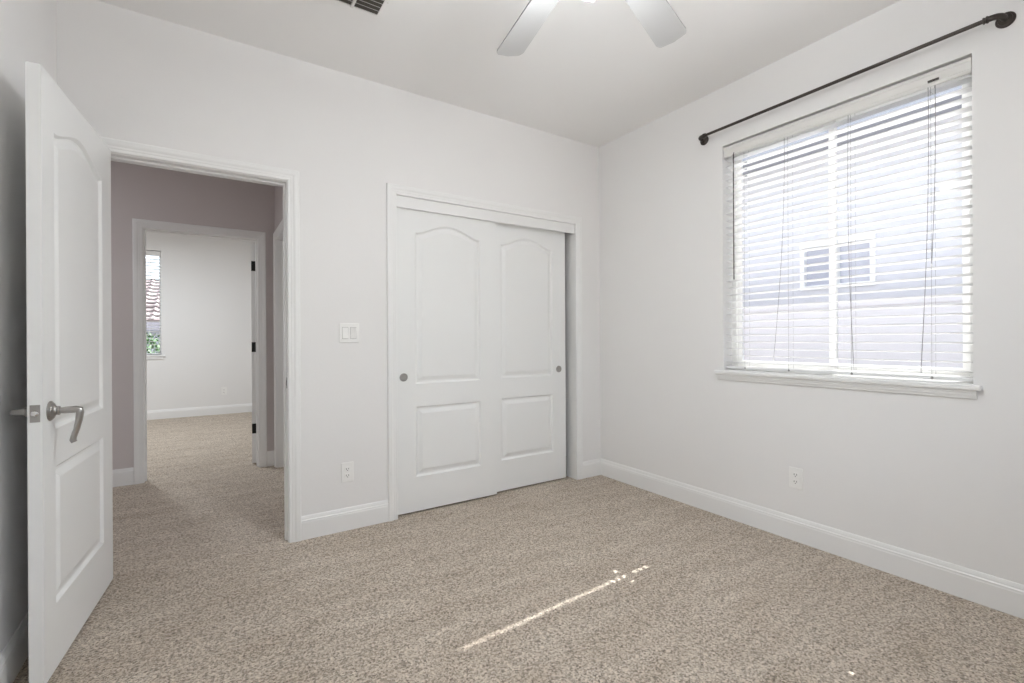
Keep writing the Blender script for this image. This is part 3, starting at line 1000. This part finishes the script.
fill_dome_lamp(-0.9, 6.6, FAR_W, 'unseen dome lamp added to brighten the room across the hall')

# ------------------------------------------------------------------ outside
bm = bmesh.new(); box(bm, -40, 40, -30, 60, -0.9, -0.6)
struct(link('ground', bm, M['ground']))
# neighbouring house seen through the bedroom blind
nh = empty('neighbour_house', (6.0, 2.5, -0.6))
tag(nh, 'pale stucco house next door seen through the bedroom window blind', 'house')
def N_(o, r):
    o.parent = r
    o.matrix_parent_inverse = Matrix.Translation(-r.location)
    return o
NX = 6.0
ny0, ny1 = 2.49, 3.42
hole = (2.10, 2.86, 1.69, 2.24)
bm = bmesh.new()
def nbx(*a): box(bm, *a)
nbx(NX, NX + 0.2, -4, hole[0], -0.6, 3.25); nbx(NX, NX + 0.2, hole[1], 10, -0.6, 3.25)
nbx(NX, NX + 0.2, hole[0], hole[1], -0.6, hole[2]); nbx(NX, NX + 0.2, hole[0], hole[1], hole[3], 3.25)
nbx(NX + 0.2, NX + 7, -4, -3.8, -0.6, 3.25); nbx(NX + 0.2, NX + 7, 9.8, 10, -0.6, 3.25); nbx(NX + 6.8, NX + 7, -3.8, 9.8, -0.6, 3.25)
N_(link('wall', bm, M['stucco']), nh)
bm = bmesh.new()
nbx(NX - 0.6, NX + 0.2, -4.6, 10.6, 3.25, 3.28); nbx(NX - 0.64, NX - 0.6, -4.6, 10.6, 3.22, 3.42)
N_(link('eave', bm, M['soffit']), nh)
def tiled_roof(bm, p0, du, dv, nu, nv, course=0.36, lift=0.05, wave=0.03, per=0.24):
    """tile courses stepping up the slope; du runs along the eave, dv up the slope (unit vectors)"""
    p0, du, dv = Vector(p0), Vector(du), Vector(dv)
    nrm = du.cross(dv).normalized()
    if nrm.z < 0: nrm = -nrm
    cols = int(nu / per * 4)
    for j in range(nv):
        rows = []
        for (v, hgt) in ((j * course, lift), ((j + 1) * course + 0.03, 0.0)):
            rows.append([bm.verts.new(p0 + du * (i * per / 4) + dv * v + nrm * (hgt + wave * max(0, math.sin(i * PI / 2)) + 0.03)) for i in range(cols + 1)])
        base = [bm.verts.new(p0 + du * (i * per / 4) + dv * (j * course)) for i in range(cols + 1)]
        for i in range(cols):
            bm.faces.new((rows[0][i], rows[0][i + 1], rows[1][i + 1], rows[1][i]))
            bm.faces.new((base[i], base[i + 1], rows[0][i + 1], rows[0][i]))
bm = bmesh.new()
sl = math.radians(20)
tiled_roof(bm, (NX - 0.62, -4.6, 3.42), (0, 1, 0), (math.cos(sl), 0, math.sin(sl)), 15.2, 13)
tiled_roof(bm, (NX - 0.62 + 9.3, -4.6, 3.42), (0, 1, 0), (-math.cos(sl), 0, math.sin(sl)), 15.2, 13)
N_(link('roof', bm, M['greytile']), nh)
bm = bmesh.new()
y0, y1, z0, z1 = hole
nbx(NX - 0.02, NX + 0.08, y0, y0 + 0.05, z0, z1); nbx(NX - 0.02, NX + 0.08, y1 - 0.05, y1, z0, z1)
nbx(NX - 0.02, NX + 0.08, y0 + 0.05, y1 - 0.05, z0, z0 + 0.05); nbx(NX - 0.02, NX + 0.08, y0 + 0.05, y1 - 0.05, z1 - 0.05, z1)
nbx(NX - 0.01, NX + 0.06, (y0 + y1) / 2 - 0.025, (y0 + y1) / 2 + 0.025, z0 + 0.05, z1 - 0.05)
wf = N_(link('window', bm, M['vinyl']), nh)
bm = bmesh.new(); nbx(NX + 0.04, NX + 0.05, y0 + 0.05, y1 - 0.05, z0 + 0.05, z1 - 0.05)
pn = link('pane', bm, M['extglass']); pn.parent = wf
# boundary wall between the houses
bm = bmesh.new()
nbx(4.70, 4.86, -5, 11, -0.6, 1.40)
nbx(4.69, 4.87, -5, 11, 1.40, 1.46)
tag(link('garden_wall', bm, M['fence']), 'pale grey block garden wall between the two houses', 'garden wall')

# house with clay tile roof seen through the far room window
fh = empty('tiled_house', (-2.0, 13.6, -0.6))
tag(fh, 'house with clay tile roof seen through the blind of the room across the hall', 'house')
bm = bmesh.new(); nbx(-8, 4, 13.6, 13.8, -0.6, 1.55); nbx(-8, -7.8, 13.8, 19.8, -0.6, 1.55); nbx(3.8, 4, 13.8, 19.8, -0.6, 1.55); nbx(-8, 4, 19.8, 20.0, -0.6, 1.55)
N_(link('wall', bm, M['stucco2']), fh)
bm = bmesh.new()
s2 = math.radians(19)
tiled_roof(bm, (-8.5, 13.1, 1.52), (1, 0, 0), (0, math.cos(s2), math.sin(s2)), 13, 11)
tiled_roof(bm, (-8.5, 20.5, 1.52), (1, 0, 0), (0, -math.cos(s2), math.sin(s2)), 13, 11)
N_(link('roof', bm, M['rooftile']), fh)
bm = bmesh.new(); nbx(-8.5, 4.5, 13.08, 13.12, 1.36, 1.54)
N_(link('fascia', bm, M['fascia']), fh)

# shrub below that house
sh = empty('garden_shrub', (-1.0, 11.6, -0.6))
tag(sh, 'green leafy shrub outside the window of the room across the hall', 'shrub')
bm = bmesh.new()
for k in range(7):
    a = k * 2 * PI / 7
    tube(bm, [(0, 0, 0), (0.3 * math.cos(a), 0.3 * math.sin(a), 0.9), (0.6 * math.cos(a), 0.5 * math.sin(a), 1.6)], [0.03, 0.02, 0.008], 6)
link('stem', bm, M['bark'], sh)
bm = bmesh.new()
for k in range(2600):
    th, ph = random.uniform(0, 2 * PI), math.acos(random.uniform(-1, 1))
    r = random.uniform(0.6, 1.0)
    p = Vector((0.85 * r * math.sin(ph) * math.cos(th), 0.7 * r * math.sin(ph) * math.sin(th), 1.22 + 0.66 * r * math.cos(ph)))
    q = Matrix.Rotation(random.uniform(0, 6.3), 4, 'Z') @ Matrix.Rotation(random.uniform(-1.2, 1.2), 4, 'X')
    l = [bm.verts.new(p + q @ Vector(v)) for v in ((-0.025, 0, 0), (0, -0.05, 0.006), (0.025, 0, 0), (0, 0.05, 0.006))]
    bm.faces.new(l)
link('foliage', bm, M['leaf'], sh)
